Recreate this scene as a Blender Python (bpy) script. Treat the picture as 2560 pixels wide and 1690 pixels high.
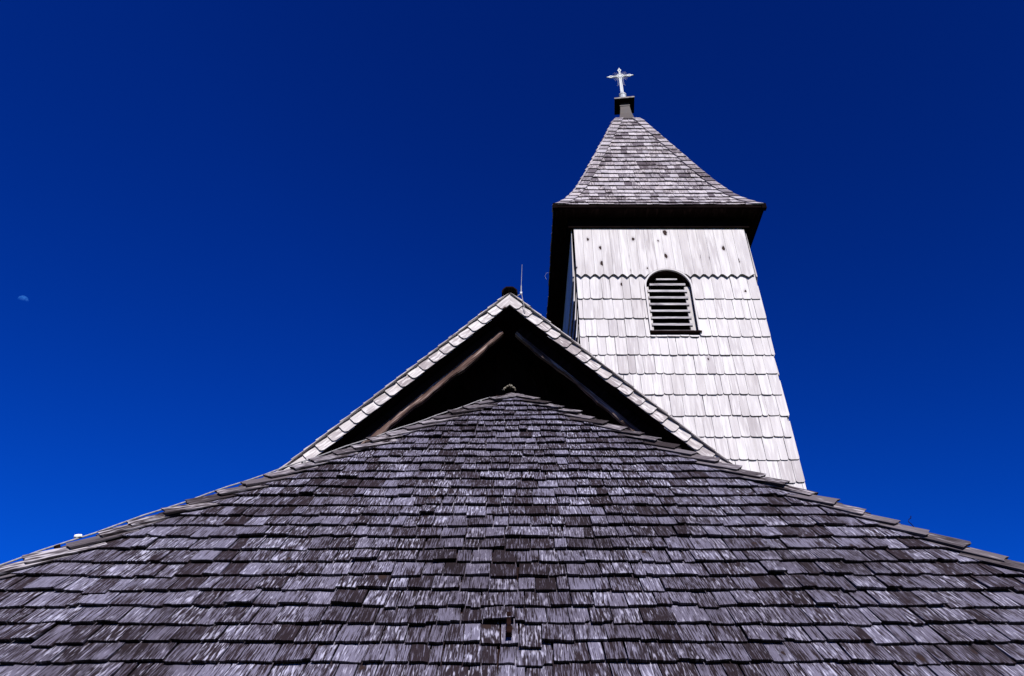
import bpy, math, random
from mathutils import Vector, Matrix

for o in list(bpy.data.objects):
    bpy.data.objects.remove(o)
scene = bpy.context.scene
COL = scene.collection
R = math.radians
CAMZ = 1.6

# ---------------------------------------------------------------- camera
cam_d = bpy.data.cameras.new('camera')
cam_d.sensor_width = 36.0
cam_d.lens = 1991.0 / 2560.0 * 36.0
cam_d.clip_start = 0.05
cam_d.clip_end = 5000.0
cam = bpy.data.objects.new('camera', cam_d)
cam.location = (0, 0, CAMZ)
cam.rotation_euler = (R(90 + 36.0), 0, 0)
COL.objects.link(cam)
scene.camera = cam

# ---------------------------------------------------------------- light
SKY_GRADE = ((1.55, 0.010), (1.46, 0.240), (1.22, 0.87))   # per channel: power, gain
SUN_EL, SUN_AZ = 39.0, 10.0          # azimuth: degrees to the right of straight behind the camera
world = bpy.data.worlds.new('World')
scene.world = world
world.use_nodes = True
wn, wl = world.node_tree.nodes, world.node_tree.links
bg = wn['Background']
sky = wn.new('ShaderNodeTexSky')
sky.sky_type = 'NISHITA'
sky.sun_disc = False
sky.sun_elevation = R(SUN_EL)
sky.sun_rotation = R(180 - SUN_AZ)
sky.altitude = 2500.0
sky.air_density = 1.0
sky.dust_density = 0.0
sky.ozone_density = 6.0
# polarising-filter look of the sky: steeper response per channel, darker towards the upper right
ssep = wn.new('ShaderNodeSeparateColor')
scom = wn.new('ShaderNodeCombineColor')
wl.new(sky.outputs['Color'], ssep.inputs['Color'])
stc = wn.new('ShaderNodeTexCoord')
sdot = wn.new('ShaderNodeVectorMath'); sdot.operation = 'DOT_PRODUCT'
sdot.inputs[1].default_value = Vector((0.62, 0.15, 0.80)).normalized()
wl.new(stc.outputs['Generated'], sdot.inputs[0])
spol = wn.new('ShaderNodeMapRange'); spol.inputs['From Min'].default_value = 0.45; spol.inputs['From Max'].default_value = 1.0
spol.inputs['To Min'].default_value = 1.0; spol.inputs['To Max'].default_value = 0.74
wl.new(sdot.outputs['Value'], spol.inputs['Value'])
for i, (pw, k) in enumerate(SKY_GRADE):
    p1 = wn.new('ShaderNodeMath'); p1.operation = 'POWER'; p1.inputs[1].default_value = pw
    p2 = wn.new('ShaderNodeMath'); p2.operation = 'MULTIPLY'; p2.inputs[1].default_value = k
    p3 = wn.new('ShaderNodeMath'); p3.operation = 'MULTIPLY'
    wl.new(ssep.outputs[i], p1.inputs[0]); wl.new(p1.outputs[0], p2.inputs[0]); wl.new(p2.outputs[0], p3.inputs[0])
    wl.new(spol.outputs['Result'], p3.inputs[1]); wl.new(p3.outputs[0], scom.inputs[i])
wl.new(scom.outputs['Color'], bg.inputs['Color'])
bg.inputs['Strength'].default_value = 0.08

sun_d = bpy.data.lights.new('sun', 'SUN')
sun_d.energy = 5.0
sun_d.angle = R(0.5)
sun_d.color = (1.0, 0.955, 0.90)
sun = bpy.data.objects.new('sun', sun_d)
to_sun = Vector((math.sin(R(SUN_AZ)) * math.cos(R(SUN_EL)),
                 -math.cos(R(SUN_AZ)) * math.cos(R(SUN_EL)), math.sin(R(SUN_EL))))
sun.rotation_euler = to_sun.to_track_quat('Z', 'Y').to_euler()
sun.location = (5, -20, 30)
COL.objects.link(sun)

vs = scene.view_settings
vs.view_transform = 'Standard'
vs.look = 'None'
vs.exposure = 0.6
vs.gamma = 1.0

rng = random.Random(11)
U_ = rng.uniform

# ---------------------------------------------------------------- helpers
class MB:
    def __init__(self):
        self.v, self.f, self.uv, self.t = [], [], [], []
        self.uo = (0.0, 0.0)
        self.tone = (0.5, 0.5, 0.5)
    def vert(self, p, uv=(0, 0)):
        self.v.append((p[0], p[1], p[2]))
        self.uv.append((uv[0] + self.uo[0], uv[1] + self.uo[1]))
        self.t.append(self.tone)
        return len(self.v) - 1
    def face(self, *ids):
        self.f.append(ids)
    def fresh(self, tone=None):
        self.uo = (rng.uniform(0, 40), rng.uniform(0, 40))
        self.tone = tone or (rng.random(), rng.random(), rng.random())
    def box(self, c, sx, sy, sz, ax=None, fresh=True):
        """box centred at c, full sizes along axes ax (U,V,N)"""
        if fresh: self.fresh()
        ax = ax or (Vector((1, 0, 0)), Vector((0, 1, 0)), Vector((0, 0, 1)))
        c = Vector(c)
        ids = []
        for k in (-.5, .5):
            for j in (-.5, .5):
                for i in (-.5, .5):
                    ids.append(self.vert(c + ax[0]*sx*i + ax[1]*sy*j + ax[2]*sz*k, (sx*i + sz*k*.37, sy*j + sz*k*.61)))
        a = ids
        for q in ((0, 2, 3, 1), (4, 5, 7, 6), (0, 1, 5, 4), (2, 6, 7, 3), (0, 4, 6, 2), (1, 3, 7, 5)):
            self.face(*[a[i] for i in q])
    def poly(self, pts, uvs=None):
        ids = [self.vert(p, (uvs[i] if uvs else (p[0], p[2] + p[1]))) for i, p in enumerate(pts)]
        self.face(*ids)
    def tube(self, pts, r, n=8, cap=True):
        pts = [Vector(p) for p in pts]
        rs = r if isinstance(r, (list, tuple)) else [r] * len(pts)
        rings, up = [], Vector((0.13, 0.31, 0.94))
        L = 0
        for i, p in enumerate(pts):
            d = (pts[min(i+1, len(pts)-1)] - pts[max(i-1, 0)]).normalized()
            a = d.cross(up).normalized(); b = d.cross(a)
            if i: L += (p - pts[i-1]).length
            rings.append([self.vert(p + (a*math.cos(2*math.pi*k/n) + b*math.sin(2*math.pi*k/n))*rs[i], (k*r_avg(rs)*6.28/n, L)) for k in range(n)])
        for i in range(len(rings)-1):
            for k in range(n):
                self.face(rings[i][k], rings[i+1][k], rings[i+1][(k+1) % n], rings[i][(k+1) % n])
        if cap:
            self.face(*rings[0]); self.face(*reversed(rings[-1]))
    def build(self, name, mat, parent=None, smooth=False):
        me = bpy.data.meshes.new(name)
        me.from_pydata(self.v, [], self.f)
        uvl = me.uv_layers.new(name='UVMap')
        vi = [0] * len(me.loops)
        me.loops.foreach_get('vertex_index', vi)
        flat = []
        for i in vi:
            flat.extend(self.uv[i])
        uvl.data.foreach_set('uv', flat)
        ca = me.color_attributes.new('grade', 'FLOAT_COLOR', 'POINT')
        flat = []
        for t in self.t:
            flat.extend((t[0], t[1], t[2], 1.0))
        ca.data.foreach_set('color', flat)
        me.materials.append(mat)
        if smooth:
            for p in me.polygons: p.use_smooth = True
        me.update()
        o = bpy.data.objects.new(name, me)
        COL.objects.link(o)
        if parent is not None:
            o.parent = parent
            o.matrix_parent_inverse = Matrix.Translation(-Vector(world_loc(parent)))
        return o

def r_avg(rs): return sum(rs) / len(rs)
def world_loc(o):
    p = Vector(o.location)
    return p
def empty(name, loc, label, cat, group=None):
    o = bpy.data.objects.new(name, None)
    o.empty_display_size = 0.2
    o.location = loc
    COL.objects.link(o)
    o['label'] = label; o['category'] = cat
    if group: o['group'] = group
    return o
def tag(o, label, cat, group=None):
    o['label'] = label; o['category'] = cat
    if group: o['group'] = group
    return o

X, Y, Z = Vector((1, 0, 0)), Vector((0, 1, 0)), Vector((0, 0, 1))
def W(x, y, z): return Vector((x, y, z + CAMZ))       # z measured from eye level

# ---------------------------------------------------------------- materials
def nt(name):
    m = bpy.data.materials.new(name)
    m.use_nodes = True
    return m, m.node_tree.nodes, m.node_tree.links, m.node_tree.nodes['Principled BSDF']

def wood(name, dark, mid, light, streak=(95, 7), fleck=(0.60, 0.72, 0.8), tone_amt=0.6, var=0.5,
         knots=0.0, warm=(0.5, 0.42, 0.40), bump=0.25, rough=0.85, spec=0.15, mid_bias=0.0, warm_amt=0.2, fine_w=0.95, fleck_tone=0.12, endgrain=0.0, knot_r=0.035, stain=None):
    m, N, L, P = nt(name)
    uv = N.new('ShaderNodeUVMap'); uv.uv_map = 'UVMap'
    at = N.new('ShaderNodeAttribute'); at.attribute_name = 'grade'
    sp = N.new('ShaderNodeSeparateColor'); L.new(at.outputs['Color'], sp.inputs['Color'])
    def nz(sx, sy, det=2.0, rgh=0.6, off=0.0):
        mp = N.new('ShaderNodeMapping'); mp.inputs['Scale'].default_value = (sx, sy, 1); mp.inputs['Location'].default_value = (off, off*1.7, off)
        L.new(uv.outputs['UV'], mp.inputs['Vector'])
        n = N.new('ShaderNodeTexNoise'); n.noise_dimensions = '2D'
        n.inputs['Scale'].default_value = 1.0; n.inputs['Detail'].default_value = det; n.inputs['Roughness'].default_value = rgh
        L.new(mp.outputs['Vector'], n.inputs['Vector'])
        return n.outputs['Fac']
    def ramp(src, a, b, va=0.0, vb=1.0):
        r = N.new('ShaderNodeMapRange'); r.inputs['From Min'].default_value = a; r.inputs['From Max'].default_value = b
        r.inputs['To Min'].default_value = va; r.inputs['To Max'].default_value = vb
        r.interpolation_type = 'SMOOTHSTEP'
        L.new(src, r.inputs['Value']); return r.outputs['Result']
    def math_(op, a, b):
        n = N.new('ShaderNodeMath'); n.operation = op
        for i, s in enumerate((a, b)):
            if isinstance(s, (int, float)): n.inputs[i].default_value = s
            else: L.new(s, n.inputs[i])
        return n.outputs[0]
    def mix(f, a, b, mode='MIX'):
        n = N.new('ShaderNodeMixRGB'); n.blend_type = mode
        for k, s in (('Fac', f), ('Color1', a), ('Color2', b)):
            if isinstance(s, (int, float)): n.inputs[k].default_value = s
            elif isinstance(s, tuple): n.inputs[k].default_value = (*s, 1)
            else: L.new(s, n.inputs[k])
        return n.outputs[0]
    fine = nz(streak[0], streak[1], 3.0, 0.65)
    broad = nz(streak[0]*0.22, streak[1]*0.55, 2.0, 0.6, 3.1)
    patch = nz(7, 4, 2.0, 0.5, 7.7)
    # how worn this piece is (per piece) + how worn this streak is
    s = math_('ADD', math_('MULTIPLY', math_('SUBTRACT', fine, .5), fine_w), math_('MULTIPLY', broad, 0.65))
    s = math_('ADD', s, 0.475)
    s = math_('ADD', s, math_('MULTIPLY', patch, 0.45))
    s = math_('ADD', s, math_('MULTIPLY', math_('SUBTRACT', sp.outputs[0], 0.5), tone_amt))
    s = math_('ADD', s, mid_bias)
    k1 = ramp(s, 1.03 - var/2, 1.03 + var/2)
    c = mix(k1, dark, mid)
    fl = nz(streak[0]*0.62, streak[1]*1.5, 2.0, 0.55, 12.3)
    h2 = N.new('ShaderNodeMath'); h2.operation = 'FRACT'; L.new(math_('MULTIPLY', sp.outputs[0], 13.7), h2.inputs[0])
    fl = math_('ADD', fl, math_('MULTIPLY', math_('SUBTRACT', h2.outputs[0], 0.5), fleck_tone))
    k2 = math_('MULTIPLY', ramp(fl, fleck[0], fleck[1]), fleck[2])
    c = mix(k2, c, light)
    wf = math_('MULTIPLY', ramp(sp.outputs[1], 0.45, 1.0), warm_amt)
    c = mix(wf, c, mix(1.0, c, warm, 'MULTIPLY'))
    h = math_('ADD', fine, math_('MULTIPLY', k2, 0.3))
    if knots > 0:
        mp = N.new('ShaderNodeMapping'); mp.inputs['Scale'].default_value = (5.0, 2.6, 1)
        L.new(uv.outputs['UV'], mp.inputs['Vector'])
        vo = N.new('ShaderNodeTexVoronoi'); vo.voronoi_dimensions = '2D'; vo.inputs['Scale'].default_value = 1.0
        wn_ = N.new('ShaderNodeTexNoise'); wn_.noise_dimensions = '2D'; wn_.inputs['Scale'].default_value = 5.0; wn_.inputs['Detail'].default_value = 3
        L.new(mp.outputs['Vector'], wn_.inputs['Vector'])
        va = N.new('ShaderNodeVectorMath'); va.operation = 'MULTIPLY_ADD'; va.inputs[1].default_value = (.14, .14, 0)
        L.new(wn_.outputs['Color'], va.inputs[0]); L.new(mp.outputs['Vector'], va.inputs[2])
        L.new(va.outputs[0], vo.inputs['Vector'])
        s2 = N.new('ShaderNodeSeparateColor'); L.new(vo.outputs['Color'], s2.inputs['Color'])
        rad = math_('MULTIPLY', math_('GREATER_THAN', s2.outputs[0], 1.0 - knots), math_('ADD', knot_r, math_('MULTIPLY', s2.outputs[1], knot_r*2.4)))
        d = math_('SUBTRACT', rad, vo.outputs['Distance'])
        kk = ramp(d, -0.012, 0.012)
        halo = math_('MULTIPLY', ramp(d, -0.14, 0.0), 0.5)
        halo = math_('MULTIPLY', halo, ramp(rad, 0.0, 0.02))
        c = mix(halo, c, (dark[0]*.7, dark[1]*.68, dark[2]*.7))
        c = mix(kk, c, (.022, .012, .011))
    if stain:                                           # damp and dirt stains that run across many pieces
        (sx, sy, sz), amt = stain
        tc = N.new('ShaderNodeTexCoord'); mp = N.new('ShaderNodeMapping'); mp.inputs['Scale'].default_value = (sx, sy, sz)
        L.new(tc.outputs['Object'], mp.inputs['Vector'])
        n = N.new('ShaderNodeTexNoise'); n.inputs['Scale'].default_value = 1.0; n.inputs['Detail'].default_value = 5; n.inputs['Roughness'].default_value = .6
        L.new(mp.outputs['Vector'], n.inputs['Vector'])
        c = mix(math_('MULTIPLY', ramp(n.outputs['Fac'], .45, .72), amt), c, mix(1.0, c, (.42, .38, .38), 'MULTIPLY'))
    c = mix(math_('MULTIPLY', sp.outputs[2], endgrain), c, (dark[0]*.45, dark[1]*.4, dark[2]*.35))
    L.new(c, P.inputs['Base Color'])
    P.inputs['Roughness'].default_value = rough
    P.inputs['Specular IOR Level'].default_value = spec
    b = N.new('ShaderNodeBump'); b.inputs['Strength'].default_value = bump; b.inputs['Distance'].default_value = 0.006
    L.new(h, b.inputs['Height']); L.new(b.outputs['Normal'], P.inputs['Normal'])
    return m

M = {}
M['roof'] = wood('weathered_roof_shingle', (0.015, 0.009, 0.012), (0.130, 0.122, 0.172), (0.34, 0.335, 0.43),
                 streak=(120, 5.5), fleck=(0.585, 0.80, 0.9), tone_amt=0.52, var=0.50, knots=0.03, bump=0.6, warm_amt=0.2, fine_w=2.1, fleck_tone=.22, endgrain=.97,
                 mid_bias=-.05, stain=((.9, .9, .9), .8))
M['cap'] = wood('weathered_hip_shingle', (0.022, 0.016, 0.018), (0.105, 0.092, 0.105), (0.36, 0.335, 0.365),
                streak=(90, 4.0), fleck=(0.56, 0.76, 0.9), tone_amt=0.95, var=0.7, bump=0.5, warm_amt=0.3, fine_w=1.6, fleck_tone=.3, endgrain=.95)
M['spire'] = wood('silvered_roof_shingle', (0.085, 0.070, 0.085), (0.30, 0.278, 0.31), (0.46, 0.425, 0.445),
                  streak=(70, 5), fleck=(0.46, 0.74, 0.75), tone_amt=1.15, var=1.0, bump=0.4, warm_amt=0.35, fine_w=.7, fleck_tone=.3, endgrain=.9, stain=((1.6, 1.6, 1.2), .45))
M['wall'] = wood('silver_wall_shingle', (0.36, 0.335, 0.35), (0.48, 0.46, 0.472), (0.56, 0.545, 0.555),
                 streak=(48, 1.6), fleck=(0.42, 0.66, 0.8), tone_amt=0.9, var=1.1, knots=0.03, bump=0.3, warm_amt=0.12, mid_bias=0.21, fine_w=.45, fleck_tone=.2, endgrain=.6, stain=((4.5, 4.5, .5), .30))
M['board'] = wood('silver_wall_board', (0.36, 0.335, 0.35), (0.48, 0.46, 0.472), (0.56, 0.545, 0.555),
                 streak=(40, 1.2), fleck=(0.42, 0.66, 0.8), tone_amt=0.9, var=1.1, knots=0.34, knot_r=0.045, bump=0.3, warm_amt=0.12, mid_bias=0.21, fine_w=.6, fleck_tone=.2, endgrain=.6, stain=((5.5, 5.5, .6), .35))
M['verge'] = wood('silver_verge_shingle', (0.24, 0.21, 0.22), (0.44, 0.415, 0.42), (0.56, 0.53, 0.54),
                  streak=(60, 4), fleck=(0.48, 0.64, 0.85), tone_amt=0.7, var=0.8, knots=0.06, bump=0.3, warm_amt=0.25, fine_w=.6, endgrain=.3)
M['louvre'] = wood('grey_louvre_wood', (0.12, 0.105, 0.12), (0.30, 0.285, 0.31), (0.48, 0.46, 0.48),
                   streak=(6, 60), fleck=(0.45, 0.62, 0.8), tone_amt=0.7, var=0.8, bump=0.3)
M['beam'] = wood('barked_beam_wood', (0.03, 0.014, 0.011), (0.15, 0.096, 0.086), (0.36, 0.28, 0.26),
                 streak=(75, 1.6), fleck=(0.48, 0.70, 0.8), tone_amt=0.0, var=0.8, bump=0.8, fine_w=1.3)
M['dark'] = wood('dark_wood', (0.008, 0.004, 0.004), (0.016, 0.009, 0.009), (0.022, 0.013, 0.013),
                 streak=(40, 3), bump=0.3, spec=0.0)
M['log'] = wood('rotten_log_wood', (0.006, 0.003, 0.003), (0.013, 0.008, 0.007), (0.03, 0.02, 0.016), streak=(40, 5), bump=0.8, spec=0.05)

def simple(name, col, rough=0.6, metal=0.0, noise=0.0, scale=20, spec=0.4, col2=None):
    m, N, L, P = nt(name)
    P.inputs['Roughness'].default_value = rough
    P.inputs['Metallic'].default_value = metal
    P.inputs['Specular IOR Level'].default_value = spec
    tc = N.new('ShaderNodeTexCoord')
    n = N.new('ShaderNodeTexNoise'); n.inputs['Scale'].default_value = scale; n.inputs['Detail'].default_value = 4
    L.new(tc.outputs['Object'], n.inputs['Vector'])
    r = N.new('ShaderNodeValToRGB')
    c2 = col2 or tuple(c * (1 - noise) for c in col)
    r.color_ramp.elements[0].position = 0.35; r.color_ramp.elements[0].color = (*c2, 1)
    r.color_ramp.elements[1].position = 0.65; r.color_ramp.elements[1].color = (*col, 1)
    L.new(n.outputs['Fac'], r.inputs['Fac']); L.new(r.outputs['Color'], P.inputs['Base Color'])
    b = N.new('ShaderNodeBump'); b.inputs['Strength'].default_value = 0.2; b.inputs['Distance'].default_value = 0.005
    L.new(n.outputs['Fac'], b.inputs['Height']); L.new(b.outputs['Normal'], P.inputs['Normal'])
    return m
M['silver'] = simple('white_gilt_metal', (0.36, 0.385, 0.42), 0.5, 0.0, 0.2, 30, 0.3)
M['rodsteel'] = simple('galvanised_rod', (0.17, 0.18, 0.21), 0.5, 0.0, 0.2, 30, 0.3)
M['neckmetal'] = simple('dull_grey_sheet_metal', (0.044, 0.037, 0.041), 0.6, 0.0, 0.35, 14, 0.25, (0.05, 0.038, 0.036))
M['capmetal'] = simple('dark_sheet_metal', (0.16, 0.14, 0.14), 0.55, 0.0, 0.5, 18, 0.3, (0.05, 0.035, 0.035))
M['blackboard'] = simple('near_black_board', (0.006, 0.004, 0.004), 1.0, 0, 0.4, 10, 0.0)  # near-black tone; on the tower wall it carries the eave shadow
M['cable'] = simple('aluminium_cable', (0.30, 0.29, 0.30), 0.5, 0.0, 0.4, 40, 0.3)
M['iron'] = simple('dark_rusty_iron', (0.014, 0.007, 0.006), 1.0, 0.0, 0.6, 30, 0.0, (0.006, 0.003, 0.003))
M['rust'] = simple('rusty_flashing', (0.20, 0.085, 0.045), 0.9, 0.0, 0.5, 25, 0.1, (0.07, 0.045, 0.04))
M['porcelain'] = simple('white_porcelain', (0.8, 0.8, 0.78), 0.3, 0.0, 0.05, 10)
M['moss'] = simple('dry_brown_moss', (0.05, 0.028, 0.020), 0.95, 0.0, 0.6, 40, 0.05, (0.015, 0.009, 0.008))
M['lichen'] = simple('pale_lichen', (0.26, 0.24, 0.20), 0.95, 0.0, 0.5, 60, 0.05, (0.12, 0.10, 0.08))
M['grass'] = simple('meadow_grass', (0.05, 0.075, 0.022), 0.95, 0.0, 0.4, 3.0, 0.1, (0.03, 0.05, 0.015))
M['added_forest'] = simple('added_hill_forest', (0.020, 0.032, 0.014), 0.95, 0.0, 0.6, 0.05, 0.05)
M['plaster'] = simple('lime_plaster', (0.55, 0.53, 0.49), 0.9, 0.0, 0.15, 6, 0.1)

# ---------------------------------------------------------------- shingle
def shingle(mb, O, Uv, Vv, Nv, w, L, tb, H, Ht, prof=None, rot=0.0, roundc=0.0, clamp=None, u0=0.0, v0=0.0,
            dv=0.0, wob=0.003, twist=0.0, n=5, tone=None, base=0.0, under=0.45):
    """one split shingle: O origin of the face, (u0,v0) place of its butt centre; clamp(u,v)->u keeps it on the face."""
    mb.fresh(tone)
    mb.tone = (mb.tone[0], mb.tone[1], 0.0)
    if prof is None:
        xs = [-w/2 + w*i/(n-1) for i in range(n)]
        ds = [U_(-wob, wob) for _ in xs]
        if roundc > 0:
            xs = [-w/2, -w/2 + roundc*.3, -w/2 + roundc, 0, w/2 - roundc, w/2 - roundc*.3, w/2]
            ds = [roundc*.75, roundc*.25, 0, 0, 0, roundc*.25, roundc*.75]
            ds = [d + U_(-wob, wob)*.6 for d in ds]
        prof = list(zip(xs, ds))
    c, s = math.cos(rot), math.sin(rot)
    def pt(x, v, h):
        a, b = x*c - v*s, x*s + v*c
        u, vv = u0 + a, v0 + dv + b
        if clamp: u = clamp(u, vv)
        return O + Uv*u + Vv*vv + Nv*(h + base)
    top, low, tt = [], [], []
    for x, d in prof:
        hh = H - (H - Ht) * (d / L) + twist * x
        top.append(mb.vert(pt(x, d, hh), (x, d)))
    t0 = mb.tone
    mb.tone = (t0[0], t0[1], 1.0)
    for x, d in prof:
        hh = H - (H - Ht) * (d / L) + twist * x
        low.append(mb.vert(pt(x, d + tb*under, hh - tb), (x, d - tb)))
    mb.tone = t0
    for x, d in prof:
        tt.append(mb.vert(pt(x, L, Ht), (x, L)))
    m = len(prof)
    for i in range(m-1):
        mb.face(top[i], top[i+1], tt[i+1], tt[i])
        mb.face(low[i], low[i+1], top[i+1], top[i])
        mb.face(low[i+1], low[i], tt[i], tt[i+1])
    mb.face(top[0], tt[0], low[0])
    mb.face(top[-1], low[-1], tt[-1])

def row(mb, a, b, wmin, wmax, fn, gap=0.003):
    """fill [a,b] with random widths and call fn(centre, width)"""
    u = a - U_(0, wmax*.6)
    while u < b:
        w = U_(wmin, wmax)
        if rng.random() < .18: w *= .72
        fn(u + w/2, w - gap - (U_(0, .006) if rng.random() < .3 else 0))
        u += w

def roof_face(mb, O, Uv, Vv, Nv, courses, e, lo, hi, wmin, wmax, tb=0.018, lap=1.9, wavy=0.011, jit=0.007, clamp=True, lift=0.012, gap=0.003, vmax=1e9):
    """courses of shingles on a plane; lo(v), hi(v) bound the face"""
    for k in range(courses):
        v = k * e
        ph1, ph2 = U_(0, 6.28), U_(0, 6.28)
        L = min(e * lap, vmax - v)
        if L < .03: continue
        def put(u, w, v=v, ph1=ph1, ph2=ph2, L=L):
            if u + w/2 < lo(v) - .02 or u - w/2 > hi(v) + .02: return
            t = tb * U_(.7, 1.25)
            H = tb*1.9 + U_(0, lift) * (1 if rng.random() < .9 else 1.7)
            d = wavy*(math.sin(u*2.1 + ph1) + .6*math.sin(u*5.3 + ph2)) + U_(-jit, jit)
            if rng.random() < .07: d -= U_(.008, .022)
            if rng.random() < .015: d -= U_(.02, .04)
            r = rng.random(); tone = (min(1, max(0, rng.gauss(.5, .28))), r, rng.random())
            pr = None
            if rng.random() < .12 and w > .08:          # a broken corner or a split foot
                sd_ = rng.choice((-1, 1)); cw = U_(.2, .5)*w; cd = U_(.008, .028)
                pr = [(-w/2, U_(-.004, .004)), (w/2 - cw, U_(-.004, .004)), (w/2 - cw + .004, cd*.8), (w/2 - cw*.4, cd*U_(.8, 1.2)), (w/2, cd*U_(.7, 1.3))]
                if sd_ < 0: pr = [(-x, d_) for x, d_ in reversed(pr)]
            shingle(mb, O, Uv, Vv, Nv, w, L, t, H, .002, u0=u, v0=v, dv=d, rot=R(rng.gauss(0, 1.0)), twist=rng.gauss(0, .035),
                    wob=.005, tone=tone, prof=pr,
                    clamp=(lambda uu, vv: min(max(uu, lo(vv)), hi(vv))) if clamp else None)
        row(mb, lo(v), hi(v), wmin, wmax, put, gap)

# ---------------------------------------------------------------- ground
g = MB()
n = 24; S = 3000.0
for j in range(n+1):
    for i in range(n+1):
        x, y = (i/n*2-1), (j/n*2-1)
        g.vert((x*abs(x)*S, y*abs(y)*S, 0.0), (x*S, y*S))
for j in range(n):
    for i in range(n):
        a = j*(n+1)+i
        g.face(a, a+1, a+n+2, a+n+1)
go = g.build('ground', M['grass'])
go['kind'] = 'structure'

hl = MB()  # unseen hill ring, added to cut sky light from the horizon
nh = 180
hr = []
for i in range(nh):
    an = 2*math.pi*i/nh
    e = 8.0 + 2.2*math.sin(an*3+1) + 1.3*math.sin(an*7+.4) + .7*math.sin(an*17) + U_(-.25, .25)
    c_, s_ = math.sin(an), math.cos(an)
    hr.append([hl.vert((c_*d, s_*d, z), (i*8, z)) for d, z in ((700, -2), (900, 900*math.tan(R(e*.45))), (1200, 1200*math.tan(R(e*.8))), (1500, 1500*math.tan(R(e))), (2100, 200))])
for i in range(nh):
    for k in range(4):
        hl.face(hr[i][k], hr[(i+1) % nh][k], hr[(i+1) % nh][k+1], hr[i][k+1])
ho = hl.build('added_hills', M['added_forest'], None, True)
ho['kind'] = 'structure'

# ================================================================ CHAPEL
chapel = empty('chapel', (0, 8.2, 0), 'old chapel with dark grey hipped shingle roof below a gable edged in silver shingles', 'church')
PH = R(47); sp_, cp_ = math.sin(PH), math.cos(PH)
EY, EZ = 3.90, 0.50                      # front eave
AY = 8.17                                # where the hips meet
SL = (AY - EY) / cp_                     # slope length
CX = 0.02
HW = AY - EY
HF = 1.09                                # the hips spread slightly wider than 45 degrees in plan
Of = W(CX, EY, EZ)
Vf = Vector((0, cp_, sp_)); Nf = Vector((0, -sp_, cp_))
hwv = lambda v: max(0.0, (SL - v) * cp_ * HF)
ce = 0.19
NC = int(SL / ce) + 1
chr_ = MB()
# roof boards under the shingles (front, left, right)
apexb = W(CX, AY, EZ + SL*sp_)
WALLY = 9.26
rb = W(CX, WALLY, EZ + SL*sp_)
FL, FR = W(CX - HW*HF, EY, EZ), W(CX + HW*HF, EY, EZ)
BL, BR = W(CX - HW*HF, WALLY, EZ), W(CX + HW*HF, WALLY, EZ)
roof_face(chr_, Of, X, Vf, Nf, NC, ce, lambda v: -hwv(v), lambda v: hwv(v), .085, .20, tb=.022, lift=.013, gap=.006, vmax=SL)
chancel = chr_.build('chancel_roof', M['roof'], chapel)
deck = MB(); deck.fresh()
deck.poly([FL, FR, apexb]); deck.poly([FL, apexb, rb, BL]); deck.poly([FR, BR, rb, apexb])
th = Vector((0, 0, -.12))
deck.poly([FL+th, apexb+th, FR+th]); deck.poly([FL+th, BL+th, rb+th, apexb+th]); deck.poly([FR+th, apexb+th, rb+th, BR+th])
deck.poly([FL, FL+th, FR+th, FR]); deck.poly([FL, BL, BL+th, FL+th]); deck.poly([FR, FR+th, BR+th, BR])
deck.build('roof_board', M['dark'], chancel)
# side slopes
for sgn, nm in ((-1, 'left'), (1, 'right')):
    sd = MB()
    SLs = SL
    Vs = Vector((-sgn*cp_*HF, 0, sp_)).normalized(); Ns = Vector((sgn*sp_, 0, cp_*HF)).normalized()
    Os = W(CX + sgn*HW*HF, EY, EZ)
    Us = Vector((0, -sgn*1.0, 0))
    Us = Vector((0, 1, 0)) if sgn > 0 else Vector((0, -1, 0))
    length = WALLY - EY
    Ltot = (apexb - FL).z / Vs.z
    if sgn > 0:
        lo = lambda v: v/Ltot*HW; hi = lambda v: length
    else:
        lo = lambda v: -length; hi = lambda v: -v/Ltot*HW
    roof_face(sd, Os, Us, Vs, Ns, int(Ltot/ce)+1, ce, lo, hi, .11, .22, tb=.018, vmax=Ltot)
    sd.build('side_slope', M['roof'], chancel)

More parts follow.
